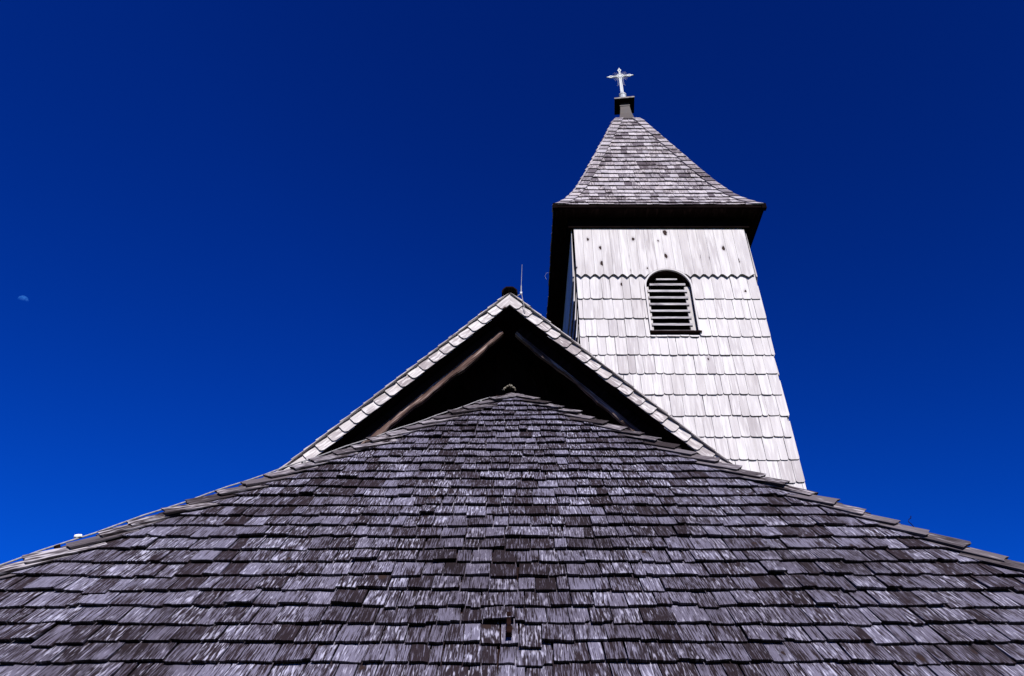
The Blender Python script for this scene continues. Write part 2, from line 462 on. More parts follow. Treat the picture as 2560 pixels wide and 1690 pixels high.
# hip caps: one shingle per course, laid fanned along each hip, tips past the edge
for sgn in (-1, 1):
    hc = MB()
    for k in range(-1, NC-1):
        v = k*ce + U_(-.012, .012)
        hip = hwv(max(v, 0)) if v >= 0 else HW*HF + ce*cp_*HF
        ang = R(rng.gauss(46, 3.0))                       # below the horizontal, in the roof plane
        ax = (X*sgn*math.cos(ang) - Vf*math.sin(ang)).normalized()   # towards the tip
        up = -ax
        across = up.cross(Nf) * -1
        across = Nf.cross(up)                             # U x V = N with V = up
        U2 = up.cross(Nf)
        wdt = U_(.092, .118)
        tip = Of + X*sgn*(hip + U_(.005, .050)) + Vf*v
        inward = (-X*sgn*math.sin(ang) - Vf*math.cos(ang))
        ctr = tip + inward*wdt*.5
        H = .070 + U_(0, .018)
        L = U_(.44, .50)
        u_axis = Vector(up.cross(Nf)).normalized()
        shingle(hc, ctr, u_axis, up, Nf, wdt, L, .022*U_(.8, 1.25), H, .035, wob=.010, roundc=0.0, twist=sgn*U_(-.10, .08),
                rot=0, tone=(min(1, max(0, rng.gauss(.55, .3))), rng.random(), 0))
        # partner on the side slope, tucked behind
    hc.build('hip_cap', M['cap'], chancel)
    # side-face caps
    hs = MB()
    Vs = Vector((-sgn*cp_*HF, 0, sp_)).normalized(); Ns = Vector((sgn*sp_, 0, cp_*HF)).normalized()
    for k in range(0, NC-1):
        v = k*ce
        base = Of + X*sgn*hwv(v) + Vf*v
        hipd = (apexb - (FL if sgn < 0 else FR)).normalized()
        inn = Vector((0, 1, 0)) - hipd*hipd.y; inn = (inn - Ns*inn.dot(Ns)).normalized()
        u_axis = hipd.cross(Ns).normalized()
        shingle(hs, base + inn*.07, u_axis, hipd, Ns, .15, .45, .02, .066, .03, wob=.005)
    hs.build('hip_cap', M['cap'], chancel)

# ridge log of the chancel
def half_log(mb, p0, p1, r, n=14, lumps=.1):
    """a hollowed half log laid over the ridge, open at the end"""
    p0, p1 = Vector(p0), Vector(p1)
    d = (p1-p0).normalized(); a = d.cross(Z).normalized(); b = a.cross(d)
    mb.fresh()
    out, inn_ = [], []
    m = 10
    for j in range(m+1):
        p = p0.lerp(p1, j/m)
        ro, ri = [], []
        for i in range(n+1):
            e = a*math.cos(math.pi*i/n) + b*math.sin(math.pi*i/n)
            k = r*U_(1-lumps, 1+lumps)
            ro.append(mb.vert(p + e*k, (i*.02, j*.1))); ri.append(mb.vert(p + e*(k - r*.16), (i*.02+.3, j*.1)))
        out.append(ro); inn_.append(ri)
    for j in range(m):
        for i in range(n):
            mb.face(out[j][i], out[j][i+1], out[j+1][i+1], out[j+1][i])
            mb.face(inn_[j][i+1], inn_[j][i], inn_[j+1][i], inn_[j+1][i+1])
        mb.face(out[j][0], out[j+1][0], inn_[j+1][0], inn_[j][0]); mb.face(out[j][n], inn_[j][n], inn_[j+1][n], out[j+1][n])
    for q in (0, m):
        for i in range(n):
            mb.face(out[q][i], inn_[q][i], inn_[q][i+1], out[q][i+1])
rl = MB()
half_log(rl, apexb + Vector((-.05, -.02, .045)), rb + Vector((-.05, 0, .045)), .070)
rl.build('ridge_log', M['log'], chancel)
lc = MB()
for i in range(26):
    a = math.pi*(U_(.08, .92))
    c_ = apexb + Vector((-.05, -.03, .045)) + Vector((math.cos(a)*.072, U_(-.02, .03), math.sin(a)*.072))
    r_ = U_(.006, .014)
    lc.tube([c_ - Vector((r_, 0, r_*.5)), c_, c_ + Vector((r_, 0, -r_*.5))], [r_*.5, r_, r_*.4], 6)
lc.build('lichen', M['lichen'], chancel)
# two weathered shingles that close the tip of the hips
# chancel walls and eave board
cw = MB(); cw.fresh()
iw = HW*HF - .55
for (a, b) in (((-iw, EY+.55), (iw, EY+.55)), ((iw, EY+.55), (iw, WALLY)), ((-iw, WALLY), (-iw, EY+.55))):
    cw.poly([(a[0], a[1], 0), (b[0], b[1], 0), (b[0], b[1], EZ+CAMZ+.35), (a[0], a[1], EZ+CAMZ+.35)])
cw.build('chancel_wall', M['plaster'], chapel)

# ---------------------------------------------------------------- nave
GX, GY, GZ = -0.03, 8.30, 6.77          # outer apex of the verge
OV = 0.96                                # overhang in front of the gable wall
NEND = 17.0
RK = R(45)
nslope = 4.6 / math.cos(RK)              # slope length
nave = MB()
ne = .175
def nave_face(sgn):
    mbx = MB()
    Vn = Vector((-sgn*math.cos(RK), 0, math.sin(RK))); Nn = Vector((sgn*math.sin(RK), 0, math.cos(RK)))
    On = W(GX + sgn*4.6, GY - .03, GZ - 4.6 - .035)
    Us = Vector((0, 1, 0)) if sgn > 0 else Vector((0, -1, 0))
    length = NEND - GY
    lo, hi = ((lambda v: 0.10), (lambda v: length)) if sgn > 0 else ((lambda v: -length), (lambda v: -.10))
    cou = int(nslope/ne)
    roof_face(mbx, On, Us, Vn, Nn, cou, ne, lo, hi, .13, .24, tb=.016, lift=.003, jit=.005, vmax=nslope)
    edge = MB()
    for k in range(cou):
        v = k*ne
        L = min(ne*1.9, nslope - v)
        shingle(edge, On, Us, Vn, Nn, .15 + U_(-.01, .01), L, .013, .030 + U_(0, .004), .004, u0=sgn*.045, v0=v, dv=U_(-.008, .008),
                rot=R(rng.gauss(0, .8)), wob=.003, tone=(min(1, max(0, rng.gauss(.7, .2))), rng.random(), 0))
    EDGES[sgn] = edge
    return mbx
EDGES = {}
nr = nave_face(-1).build('nave_roof', M['roof'], chapel)
nave_face(1).build('side_slope', M['roof'], nr)
for sgn in (-1, 1):
    EDGES[sgn].build('edge_course', M['verge'], nr)
# deck of the overhang and roof (dark boards)
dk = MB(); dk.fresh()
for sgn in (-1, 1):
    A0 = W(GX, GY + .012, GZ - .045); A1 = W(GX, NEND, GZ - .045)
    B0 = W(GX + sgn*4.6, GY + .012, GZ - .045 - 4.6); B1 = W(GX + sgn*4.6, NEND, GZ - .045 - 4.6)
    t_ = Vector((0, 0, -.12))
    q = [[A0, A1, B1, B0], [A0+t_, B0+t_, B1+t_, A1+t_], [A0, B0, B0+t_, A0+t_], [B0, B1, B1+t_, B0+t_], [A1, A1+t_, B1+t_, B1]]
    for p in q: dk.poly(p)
dk.build('roof_board', M['dark'], nr)
# verge: shingles hung on the gable edge
for sgn in (-1, 1):
    vb = MB()
    dn = Vector((sgn*math.cos(RK), 0, -math.sin(RK)))     # down the rake
    inn = Vector((-sgn*math.sin(RK), 0, -math.cos(RK)))   # from the edge inward
    # backing board
    wv = .115
    a = W(GX, GY, GZ - .045)
    vs_ = -.02
    k = 0
    svals = []
    s = .25
    while s < 6.2:
        svals.append(s); s += U_(.158, .190)
    prev = 0
    for s in svals:
        ctr = a + dn*s + inn*(wv*.5)
        up = -dn
        nrm = Vector((0, -1, 0))
        u_axis = up.cross(nrm).normalized()               # U x V = N
        # inner side of the shingle has the rounded corner
        inner_pos = u_axis.dot(inn) > 0
        w = wv + U_(-.006, .008)
        rc = .042
        pr = [(-w/2, 0.0), (-w/4, 0.0), (0, 0.0), (w/2-rc, 0.0), (w/2-rc*.6, rc*.1), (w/2-rc*.25, rc*.38), (w/2, rc)]
        if not inner_pos:
            pr = [(-x, d) for x, d in reversed(pr)]
        pr = [(x, d + U_(-.002, .002)) for x, d in pr]
        first = s == svals[0]
        L = (s + .0) if first else .30
        # do not run past the centre line at the apex
        cl = None
        if s < .35:
            def cl(u, v, ctr=ctr, u_axis=u_axis, up=up, sgn=sgn):
                # slide along u until the point is on its own side of the apex line
                p = ctr + u_axis*u + up*v
                return u
        if first:
            # apex piece: mitred polygon
            vb.fresh((.7, .2, .5))
            o0 = a + Vector((0, -.036, 0))
            pts = [o0, o0 + dn*s, o0 + dn*s + inn*(w-rc), o0 + dn*(s-rc*.4) + inn*(w-rc*.3), o0 + dn*(s-rc) + inn*w]
            pts.append(a + Vector((0, -.036, -w/math.cos(RK))))
            if s - rc < w:
                pts = pts[:4] + [a + Vector((0, -.036, -w/math.cos(RK)))]
            f_ = [vb.vert(p, ((p-o0).dot(inn), (p-o0).dot(dn))) for p in pts]
            b_ = [vb.vert(p + Vector((0, .03, 0)), ((p-o0).dot(inn), (p-o0).dot(dn))) for p in pts]
            vb.face(*f_); vb.face(*reversed(b_))
            for i in range(len(pts)):
                j = (i+1) % len(pts)
                vb.face(f_[i], b_[i], b_[j], f_[j])
        else:
            L = min(.31, s + .02)
            shingle(vb, ctr, u_axis, up, nrm, w, L, .018, .034 + U_(0, .006), .004, prof=pr, rot=R(rng.gauss(0, .8)),
                    tone=(min(1, max(0, rng.gauss(.55 + (.1 if sgn < 0 else -.12), .25))), rng.random(), 0))
    vb.build('verge', M['verge'], nr)
# flying rafters behind the verge (bark edge)
for sgn in (-1, 1):
    rf = MB(); rf.fresh()
    dn = Vector((sgn*math.cos(RK), 0, -math.sin(RK))); inn = Vector((-sgn*math.sin(RK), 0, -math.cos(RK)))
    a = W(GX, GY + .22, GZ - .19)
    N_ = 60
    ring = []
    for i in range(N_+1):
        s = .27 + 5.9*i/N_
        wob = .012*math.sin(s*3.1 + sgn) + .009*math.sin(s*7.7+1.3) + .005*math.sin(s*19) + U_(-.007, .007)
        dep = (.190 if sgn < 0 else .193) + wob
        if sgn > 0: dep += .014*math.sin(s*2.3 + .8)
        dep -= (.045 if sgn < 0 else .045)*max(0, 1 - s/1.1)
        top_ = .100 if sgn < 0 else .135
        p = a + dn*s
        r0 = []
        for (dd, yy) in ((top_, 0), (dep-.012, 0), (dep, .012), (dep, .07), (top_, .07)):
            q = p + inn*dd + Vector((0, yy, 0))
            r0.append(rf.vert(q, (dd + yy, s)))
        ring.append(r0)
    for i in range(N_):
        for k in range(5):
            k2 = (k+1) % 5
            rf.face(ring[i][k], ring[i][k2], ring[i+1][k2], ring[i+1][k]) if sgn > 0 else rf.face(ring[i][k], ring[i+1][k], ring[i+1][k2], ring[i][k2])
    rf.face(*ring[0]); rf.face(*reversed(ring[-1]))
    raf = rf.build('rafter', M['beam'], nr)
    bb = MB(); bb.fresh()  # dark board added here; its colour puts shade above the rafter
    bb.box(a + dn*3.20 + inn*(.049 if sgn < 0 else .066) + Vector((0, .055, 0)), 5.9, .096 if sgn < 0 else .130, .09, (dn, inn, Y))
    bb.build('rafter_shade_board', M['dark'], raf)
# ridge log of the nave + moss
rl = MB()
half_log(rl, W(GX, GY - .03, GZ - .005), W(GX, NEND, GZ - .005), .108, lumps=.05)
rl.build('ridge_log', M['log'], nr)
ms = MB()
def clumps(mb, pts, nper, spread, rmin, rmax):
    for c in pts:
        for _ in range(nper):
            mb.fresh()
            p = Vector(c) + Vector((U_(-1, 1), U_(-1, 1), U_(-1, 1)))*spread
            r = U_(rmin, rmax)
            d = Vector((U_(-1, 1), U_(-1, 1), U_(-.3, 1))).normalized()
            mb.tube([p - d*r*.7, p, p + d*r*.7], [r*.4, r, r*.35], 6)
rng2 = [(GX - s*math.cos(RK), GY + U_(-.02, .05), CAMZ + GZ - s*math.sin(RK) + .01) for s in (.30, .34, .38, .42, .47, .52)]
clumps(ms, rng2, 9, .022, .008, .02)
ms.build('moss', M['moss'], nr)
for pts in ([(GX - .90*.95, GY-.01, CAMZ + GZ - .90*.95 + .01)], [(GX - .68*.95, GY-.01, CAMZ+GZ-.68*.95+.008)], [(GX + .01, GY, CAMZ + GZ + .10), (GX - .02, GY, CAMZ + GZ + .098)]):
    ms = MB()
    clumps(ms, pts, 9, .012, .007, .012)
    ms.build('moss', M['moss'], nr)
# gable wall
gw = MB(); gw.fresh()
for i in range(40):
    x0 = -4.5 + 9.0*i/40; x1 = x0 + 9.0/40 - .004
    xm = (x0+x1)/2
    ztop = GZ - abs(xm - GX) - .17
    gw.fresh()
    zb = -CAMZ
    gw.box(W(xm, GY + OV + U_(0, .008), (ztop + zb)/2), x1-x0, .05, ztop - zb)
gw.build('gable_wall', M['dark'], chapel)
nw = MB(); nw.fresh()
for sgn in (-1, 1):
    x = GX + sgn*4.1
    nw.poly([(x, GY+OV, 0), (x, NEND-.4, 0), (x, NEND-.4, CAMZ+GZ-4.3), (x, GY+OV, CAMZ+GZ-4.3)])
nw.poly([(GX-4.1, NEND-.4, 0), (GX+4.1, NEND-.4, 0), (GX+4.1, NEND-.4, CAMZ+GZ-4.3), (GX, NEND-.4, CAMZ+GZ-.2), (GX-4.1, NEND-.4, CAMZ+GZ-4.3)])
nw.build('nave_wall', M['plaster'], chapel)

# ================================================================ BELL TOWER
TX, TY, TH = 2.348, 9.32 + 1.385, 1.362   # centre, half width
tower = empty('bell_tower', (TX, TY, 0), 'square bell tower clad in bright silver shingles with a louvred window and flared pointed roof', 'tower')
FY = 9.32                              # front wall plane
WXC, WZS, WR, WZB = 2.365, 7.690, 0.362, 6.870   # window opening
SOFF = 9.125
def hole_top(x):
    d = abs(x - WXC)
    if d >= WR: return None
    return WZS + math.sqrt(max(0, WR*WR - d*d))
zc = [7.475, 7.106, 6.778, 6.455, 6.135, 5.793, 5.458, 5.134, 4.798, 4.475, 4.14, 3.81, 3.48, 3.15]
def wall_face(mbp, mbb, O, Uv, Nv, half, front, extra=0.0, boards=True):
    """O: point on the wall at eye height below its centre"""
    # shingle courses
    for k, z in enumerate(zc):
        e = (7.945 if k == 0 else zc[k-1]) - z
        L = e*1.75
        def put(u, w, z=z, L=L):
            a, b = u - w/2, u + w/2
            a, b = max(a, -half), min(b, half + (.026 if front else 0))
            if b - a < .03: return
            x0, x1 = TX + a, TX + b
            dz = U_(-.007, .007)
            rc = U_(.018, .034)
            tone = (min(1, max(0, rng.gauss(.55, .27))), rng.random(), 0)
            segs = [(a, b, L)]
            l, r = WXC - TX - WR - .003, WXC - TX + WR + .003
            m0, m1 = max(a, l), min(b, r)
            arch = False
            if front and m1 > m0 and z < WZS + WR and z + L > WZB - .03:
                segs = []
                if a < l: segs.append((a, min(b, l), L))
                if b > r: segs.append((max(a, r), b, L))
                if z < WZB - .03: segs.append((m0, m1, max(.05, WZB - .05 - z)))
                elif z + L > WZS: arch = True
            for (s0, s1, LL) in segs:
                ww = s1 - s0
                if ww < .012: continue
                r2 = min(rc, ww*.3)
                shingle(mbp, O, Uv, Z, Nv, ww, LL, .018*U_(.8, 1.25), .030 + U_(0, .008) + extra, .003, u0=(s0+s1)/2, v0=z, dv=dz,
                        roundc=r2, rot=R(rng.gauss(0, .35)), twist=rng.gauss(0, .02), wob=.003, tone=tone)
            if arch:                                    # trimmed piece following the arch
                n_ = 9; ww = m1 - m0
                pr = []
                for i in range(n_):
                    x = m0 + ww*i/(n_-1)
                    ht = hole_top(TX + x) or WZS
                    pr.append((x - (m0+m1)/2, min(L - .02, max(0.0, ht + .004 - z))))
                if min(d_ for _, d_ in pr) < L - .06:
                    shingle(mbp, O, Uv, Z, Nv, ww, L, .018, .030 + extra, .003, prof=pr, u0=(m0+m1)/2, v0=z, tone=tone, under=0)
        row(mbp, -half, half + (.026 if front else 0), .105, .185, put, gap=.0035)
    # tall boards under the eave, pointed feet
    z = 7.935
    u = -half
    while u < half - .02:
        w = U_(.130, .150)
        if half - (u + w) < .06: w = half - u
        tipd = .052
        x0 = u
        mbb.fresh((min(1, max(0, rng.gauss(.58, .25))), rng.random(), 0))
        xs = [0, .12, .30, .5, .70, .88, 1.0]
        ds = [0.006, 0.004, -tipd*.42, -tipd, -tipd*.42, 0.004, 0.006]
        ww = w - .003
        pr = []
        pts = [(x*ww - ww/2, d) for x, d in zip(xs, ds)]
        if front:
            extra_x = [q for q in (WXC-TX-WR, WXC-TX+WR, WXC-TX-WR*.86, WXC-TX+WR*.86) if x0 < q < x0+ww]
            for q in extra_x:
                xr = q - (x0 + ww/2)
                # interpolate
                for i in range(len(pts)-1):
                    if pts[i][0] < xr < pts[i+1][0]:
                        t = (xr-pts[i][0])/(pts[i+1][0]-pts[i][0])
                        pts.insert(i+1, (xr, pts[i][1]*(1-t)+pts[i+1][1]*t)); break
            new = []
            for x, d in pts:
                ht = hole_top(TX + x0 + ww/2 + x)
                if ht is not None: d = max(d, ht + .01 - z)
                new.append((x, d))
            pts = new
        shingle(mbb, O, Uv, Z, Nv, ww, SOFF - z + .02, .024, .052 + U_(0, .005), .030, prof=pts, u0=x0 + w/2, v0=z, tone=mbb.tone)
        u += w
        mbb.tone = (.5, .5, .5)
wp, wb = MB(), MB()
Ofw = W(TX, FY, 0)
wall_face(wp, wb, Ofw, X, -Y, TH, True)
twall = wp.build('front_wall', M['wall'], tower)
wb.build('board_band', M['board'], tower)
for (Ov, Uv, Nv) in ((W(TX - TH, TY, 0), -Y, -X), (W(TX + TH, TY, 0), Y, X), (W(TX, TY + TH, 0), -X, Y)):
    sp1, sp2 = MB(), MB()
    wall_face(sp1, sp2, Ov, Uv, Nv, TH + .012, False, extra=.028 if Nv == -X else 0.0)
    sp1.build('side_wall', M['wall'], tower); sp2.build('board_band', M['wall'], tower)
# timber core with an opening for the window
cr = MB(); cr.fresh()
zt, zb = SOFF, -CAMZ
yf = FY + .012
def quad(a, b): cr.poly([W(a[0], yf, a[1]), W(b[0], yf, a[1]), W(b[0], yf, b[1]), W(a[0], yf, b[1])])
xl, xr = TX - TH + .012, TX + TH - .012
quad((xl, zb), (WXC - WR, zt)); quad((WXC + WR, zb), (xr, zt)); quad((WXC - WR, zb), (WXC + WR, WZB))
arc = [WXC - WR*math.cos(math.pi*i/24) for i in range(25)]
for i in range(24):
    x0, x1 = arc[i], arc[i+1]
    cr.poly([W(x0, yf, hole_top(x0) or WZS), W(x1, yf, hole_top(x1) or WZS), W(x1, yf, zt), W(x0, yf, zt)])
yb = TY + TH - .012
cr.poly([W(xl, yb, zb), W(xl, yb, zt), W(xr, yb, zt), W(xr, yb, zb)])
cr.poly([W(xl, yf, zb), W(xl, yf, zt), W(xl, yb, zt), W(xl, yb, zb)])
cr.poly([W(xr, yf, zb), W(xr, yb, zb), W(xr, yb, zt), W(xr, yf, zt)])
cr.build('timber_core', M['dark'], tower)

# louvred window
win = MB(); win.fresh((.95, .1, 0))
outl = []
for (x, z) in [(WXC - WR, WZB)] + [(WXC - WR*math.cos(math.pi*i/28), WZS + WR*math.sin(math.pi*i/28)) for i in range(29)] + [(WXC + WR, WZB)]:
    outl.append((x, z))
def ring(mb, outl, t_in, y0, y1, cx, cz):
    """strip frame following an arched outline, from y0 (front) to y1"""
    n = len(outl)
    def inset(i):
        x, z = outl[i]
        if z <= WZS: return (x + (t_in if x < cx else -t_in), z)
        d = Vector((cx - x, cz - z)).normalized() * t_in
        return (x + d.x, z + d.y)
    rows = []
    L = 0
    for i in range(n):
        (x, z), (xi, zi) = outl[i], inset(i)
        if i: L += math.hypot(x - outl[i-1][0], z - outl[i-1][1])
        rows.append([mb.vert(W(x, y0, z), (0, L)), mb.vert(W(xi, y0, zi), (t_in, L)), mb.vert(W(xi, y1, zi), (t_in + y1-y0, L)), mb.vert(W(x, y1, z), (-.1, L))])
    for i in range(n-1):
        for k in range(4):
            k2 = (k+1) % 4
            mb.face(rows[i][k], rows[i][k2], rows[i+1][k2], rows[i+1][k])
    mb.face(*rows[0]); mb.face(*reversed(rows[-1]))
ring(win, outl, .024, FY - .060, FY - .030, WXC, WZS)
frame = win.build('louvred_window', M['wall'], tower)
ln_ = MB(); ln_.fresh()  # dark lining; the shade inside the window recess is in its colour
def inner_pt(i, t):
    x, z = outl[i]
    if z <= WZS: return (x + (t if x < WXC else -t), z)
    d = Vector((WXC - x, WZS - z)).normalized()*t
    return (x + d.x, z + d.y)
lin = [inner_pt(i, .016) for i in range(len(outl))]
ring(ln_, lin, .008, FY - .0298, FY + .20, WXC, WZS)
ln_.build('shade_lining', M['dark'], frame)
yin = FY + .018
inner_l, inner_r = WXC - WR + .025, WXC + WR - .025
for sgn in (-1, 1):
    pb = MB()
    wpo = .045 if sgn < 0 else .085
    xc = (inner_l + wpo/2) if sgn < 0 else (inner_r - wpo/2)
    pb.box(W(xc, yin + .03, (WZB + WZS + .06)/2), wpo, .05, WZS + .06 - WZB)
    pb.build('jamb', M['wall'], frame)
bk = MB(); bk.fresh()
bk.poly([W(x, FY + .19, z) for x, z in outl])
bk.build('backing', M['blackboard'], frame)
TL = math.tan(R(36))
for i in range(9):
    z = 6.878 + .1262*i - (.012 if i == 8 else 0)
    hh = .039 if i < 8 else .026
    half_l = WXC - inner_l - .026; half_r = inner_r - .050 - WXC
    yy = FY + .004 + U_(-.003, .003)
    if i >= 7:
        lim = math.sqrt(max(0.0009, (WR - .030)**2 - (z + hh + .08 - WZS)**2))
        half_l, half_r = min(half_l, lim), min(half_r, lim)
    sb = MB(); sb.fresh()
    q = []
    for x in (WXC - half_l, WXC + half_r):
        for (y_, z_) in ((yy, z), (yy, z + hh), (yy + .11, z + hh + .11*TL), (yy + .11, z + .11*TL)):
            q.append(sb.vert(W(x, y_, z_ + U_(-.002, .002)), (x, z_)))
    for f in ((0, 4, 5, 1), (1, 5, 6, 2), (3, 2, 6, 7), (0, 3, 7, 4), (0, 1, 2, 3), (4, 7, 6, 5)):
        sb.face(*[q[j] for j in f])
    sb.build('slat', M['louvre'], frame)
sl = MB()
sl.box(W(WXC + .012, FY + .020, WZB - .008), 2*WR + .024, .15, .014)
sl.box(W(WXC + WR + .014, FY - .050, WZB - .020), .018, .016, .026)
sl.build('sill', M['dark'], frame)

# ---- spire roof (flared pyramid)
PROF = [(1.655, 9.165), (1.49, 9.43), (1.365, 9.68), (1.225, 10.02), (1.06, 10.50), (.90, 11.00), (.735, 11.52), (.575, 12.02), (.43, 12.48), (.27, 12.99), (.232, 13.11)]
PL = [0.0]
for i in range(1, len(PROF)):
    PL.append(PL[-1] + math.hypot(PROF[i][0]-PROF[i-1][0], PROF[i][1]-PROF[i-1][1]))
def prof(s):
    if s <= 0:
        d = (PROF[1][0]-PROF[0][0])/PL[1], (PROF[1][1]-PROF[0][1])/PL[1]
        return PROF[0][0]+d[0]*s, PROF[0][1]+d[1]*s
    for i in range(1, len(PL)):
        if s <= PL[i] or i == len(PL)-1:
            t = min(1.06, (s-PL[i-1])/(PL[i]-PL[i-1]))
            return PROF[i-1][0]+(PROF[i][0]-PROF[i-1][0])*t, PROF[i-1][1]+(PROF[i][1]-PROF[i-1][1])*t
se = .172
NS = int(PL[-1]/se) + 1
dirs = [(X, -Y), (Y, X), (-X, Y), (-Y, -X)]      # (U along the face, outward)
spire_root = None
for fi, (Uv, Nout) in enumerate(dirs):
    sm = MB()
    for k in range(NS):
        s = k*se
        w0, z0 = prof(s); w1, z1 = prof(min(PL[-1], s + se*1.8))
        if s + se*1.8 > PL[-1]:
            w1, z1 = prof(PL[-1])
        p0 = W(TX, TY, z0) + Nout*w0; p1 = W(TX, TY, z1) + Nout*w1
        Lc = (p1-p0).length
        if Lc < .04: continue
        Vv = (p1-p0).normalized(); Nv = Uv.cross(Vv).normalized()
        tb = .021
        ph1, ph2 = U_(0, 6.28), U_(0, 6.28)
        def put(u, w, w0=w0, w1=w1, Lc=Lc, p0=p0, Vv=Vv, Nv=Nv):
            cl = lambda uu, vv: max(min(uu, w0 + (w1-w0)*vv/Lc), -(w0 + (w1-w0)*vv/Lc))
            if abs(u) - w/2 > w0: return
            d = .006*(math.sin(u*3 + ph1) + .7*math.sin(u*7.3+ph2)) + U_(-.005, .005)
            H = tb*1.9 + U_(0, .010)
            shingle(sm, p0, Uv, Vv, Nv, w, Lc, tb*U_(.75, 1.2), H, .003, u0=u, v0=0, dv=d, rot=R(rng.gauss(0, .6)), clamp=cl,
                    twist=rng.gauss(0, .03), n=4, tone=(min(1, max(0, rng.gauss(.55, .30))), rng.random(), 0))
        row(sm, -w0, w0, .085, .185, put)
    if spire_root is None:
        spire_root = sm.build('spire_roof', M['spire'], tower)
        sm = None
    else:
        sm.build('roof_slope', M['spire'], spire_root)
# hip caps of the spire: two per corner and course
for ci in range(4):
    Ua, Na = dirs[ci]; Ub, Nb = dirs[(ci+1) % 4]
    hm = MB()
    for k in range(0, NS-1):
        s = k*se + U_(-.006, .006)
        w0, z0 = prof(s); w1, z1 = prof(min(PL[-1], s + se*1.7))
        c0 = W(TX, TY, z0) + Na*w0 + Nb*w0; c1 = W(TX, TY, z1) + Na*w1 + Nb*w1
        hipd = (c1-c0); Lh = hipd.length
        if Lh < .05: continue
        hipd.normalize()
        for (Uv, Nout, side) in ((Ua, Na, 1), (Ub, Nb, -1)):
            sv = (W(TX, TY, z1)+Nout*w1) - (W(TX, TY, z0)+Nout*w0)
            Nv = Uv.cross(sv.normalized()).normalized()
            # parallelogram along the hip, butt cut level
            wd = min(.150, w0*.75)
            hm.fresh((min(1, max(0, rng.gauss(.55, .3))), rng.random(), 0))
            H = .058 + U_(0, .01)
            lip = .012
            e1 = Uv*side
            pa = c0 + e1*lip; pb = c0 - e1*wd; pc = c1 - e1*min(wd, w1*.75); pd = c1 + e1*lip
            dzv = -sv.normalized()*U_(0, .012)
            q = [pa + Nv*H + dzv, pb + Nv*H + dzv, pc + Nv*.03, pd + Nv*.03, pa + Nv*(H-.022) + dzv, pb + Nv*(H-.022) + dzv, pc + Nv*.008, pd+Nv*.008]
            uvq = [(0, 0), (wd, 0), (wd, Lh), (0, Lh)]*2
            i_ = [hm.vert(p, uvq[j]) for j, p in enumerate(q)]
            F = [(0, 1, 2, 3), (5, 4, 7, 6), (4, 5, 1, 0), (5, 6, 2, 1), (7, 4, 0, 3), (6, 7, 3, 2)]
            for f in F:
                hm.face(*[i_[j] for j in (f if side < 0 else reversed(f))])
    hm.build('hip_cap', M['spire'], spire_root)
# under-roof skin
ur = MB(); ur.fresh()
for (Uv, Nout) in dirs:
    for i in range(len(PROF)-1):
        (w0, z0), (w1, z1) = PROF[i], PROF[i+1]
        ur.poly([W(TX, TY, z0)+Nout*w0-Uv*w0, W(TX, TY, z0)+Nout*w0+Uv*w0, W(TX, TY, z1)+Nout*w1+Uv*w1, W(TX, TY, z1)+Nout*w1-Uv*w1])
ur.build('roof_board', M['dark'], spire_root)
# eave: flat soffit, edge boards
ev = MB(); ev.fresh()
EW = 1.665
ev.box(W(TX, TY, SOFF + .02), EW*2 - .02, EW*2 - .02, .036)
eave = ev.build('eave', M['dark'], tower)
fz = MB()  # added near-black board; its colour stands for the eave's shadow on the wall
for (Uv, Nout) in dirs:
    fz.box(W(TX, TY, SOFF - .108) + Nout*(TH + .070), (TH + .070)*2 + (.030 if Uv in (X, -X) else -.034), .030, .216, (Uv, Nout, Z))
fz.build('eave_shadow_board', M['blackboard'], eave)
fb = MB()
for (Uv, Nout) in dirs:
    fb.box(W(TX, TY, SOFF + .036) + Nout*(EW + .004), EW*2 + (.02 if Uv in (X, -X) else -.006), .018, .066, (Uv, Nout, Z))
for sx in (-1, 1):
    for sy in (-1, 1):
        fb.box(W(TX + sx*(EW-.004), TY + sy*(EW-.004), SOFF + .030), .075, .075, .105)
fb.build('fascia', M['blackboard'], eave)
# thread of dry stalk from the left eave is a thing of its own (below)

# neck and cap
nk = MB(); nk.fresh()
NP = [(.205, 13.08), (.172, 13.16), (.142, 13.29), (.118, 13.44), (.102, 13.60), (.095, 13.70)]
yaw = R(-6)
def sq(w, z, rot=yaw):
    out = []
    for (a, b) in ((-1, -1), (1, -1), (1, 1), (-1, 1)):
        x, y = a*w, b*w
        out.append(W(TX + .02 + x*math.cos(rot) - y*math.sin(rot), TY + x*math.sin(rot) + y*math.cos(rot), z))
    return out
rows = [[nk.vert(p, (p.x, p.z)) for p in sq(w, z)] for w, z in NP]
for i in range(len(rows)-1):
    for k in range(4):
        nk.face(rows[i][k], rows[i][(k+1) % 4], rows[i+1][(k+1) % 4], rows[i+1][k])
neck = nk.build('neck', M['neckmetal'], tower)
fl_ = MB(); fl_.fresh()
rows = [[fl_.vert(p, (p.x, p.z)) for p in sq(w, z, 0)] for w, z in ((.262, 13.05), (.250, 13.08), (.185, 13.14))]
for i in range(2):
    for k in range(4):
        fl_.face(rows[i][k], rows[i][(k+1) % 4], rows[i+1][(k+1) % 4], rows[i+1][k])
fl_.build('flashing', M['rust'], neck)
nb = MB(); nb.fresh()
rows = [[nb.vert(p, (p.x, p.z)) for p in sq(w, z)] for w, z in ((.095, 13.69), (.104, 13.695), (.104, 13.725), (.088, 13.73), (.088, 13.83))]
for i in range(len(rows)-1):
    for k in range(4):
        nb.face(rows[i][k], rows[i][(k+1) % 4], rows[i+1][(k+1) % 4], rows[i+1][k])
nb.build('collar', M['neckmetal'], neck)
cpm = MB(); cpm.fresh()
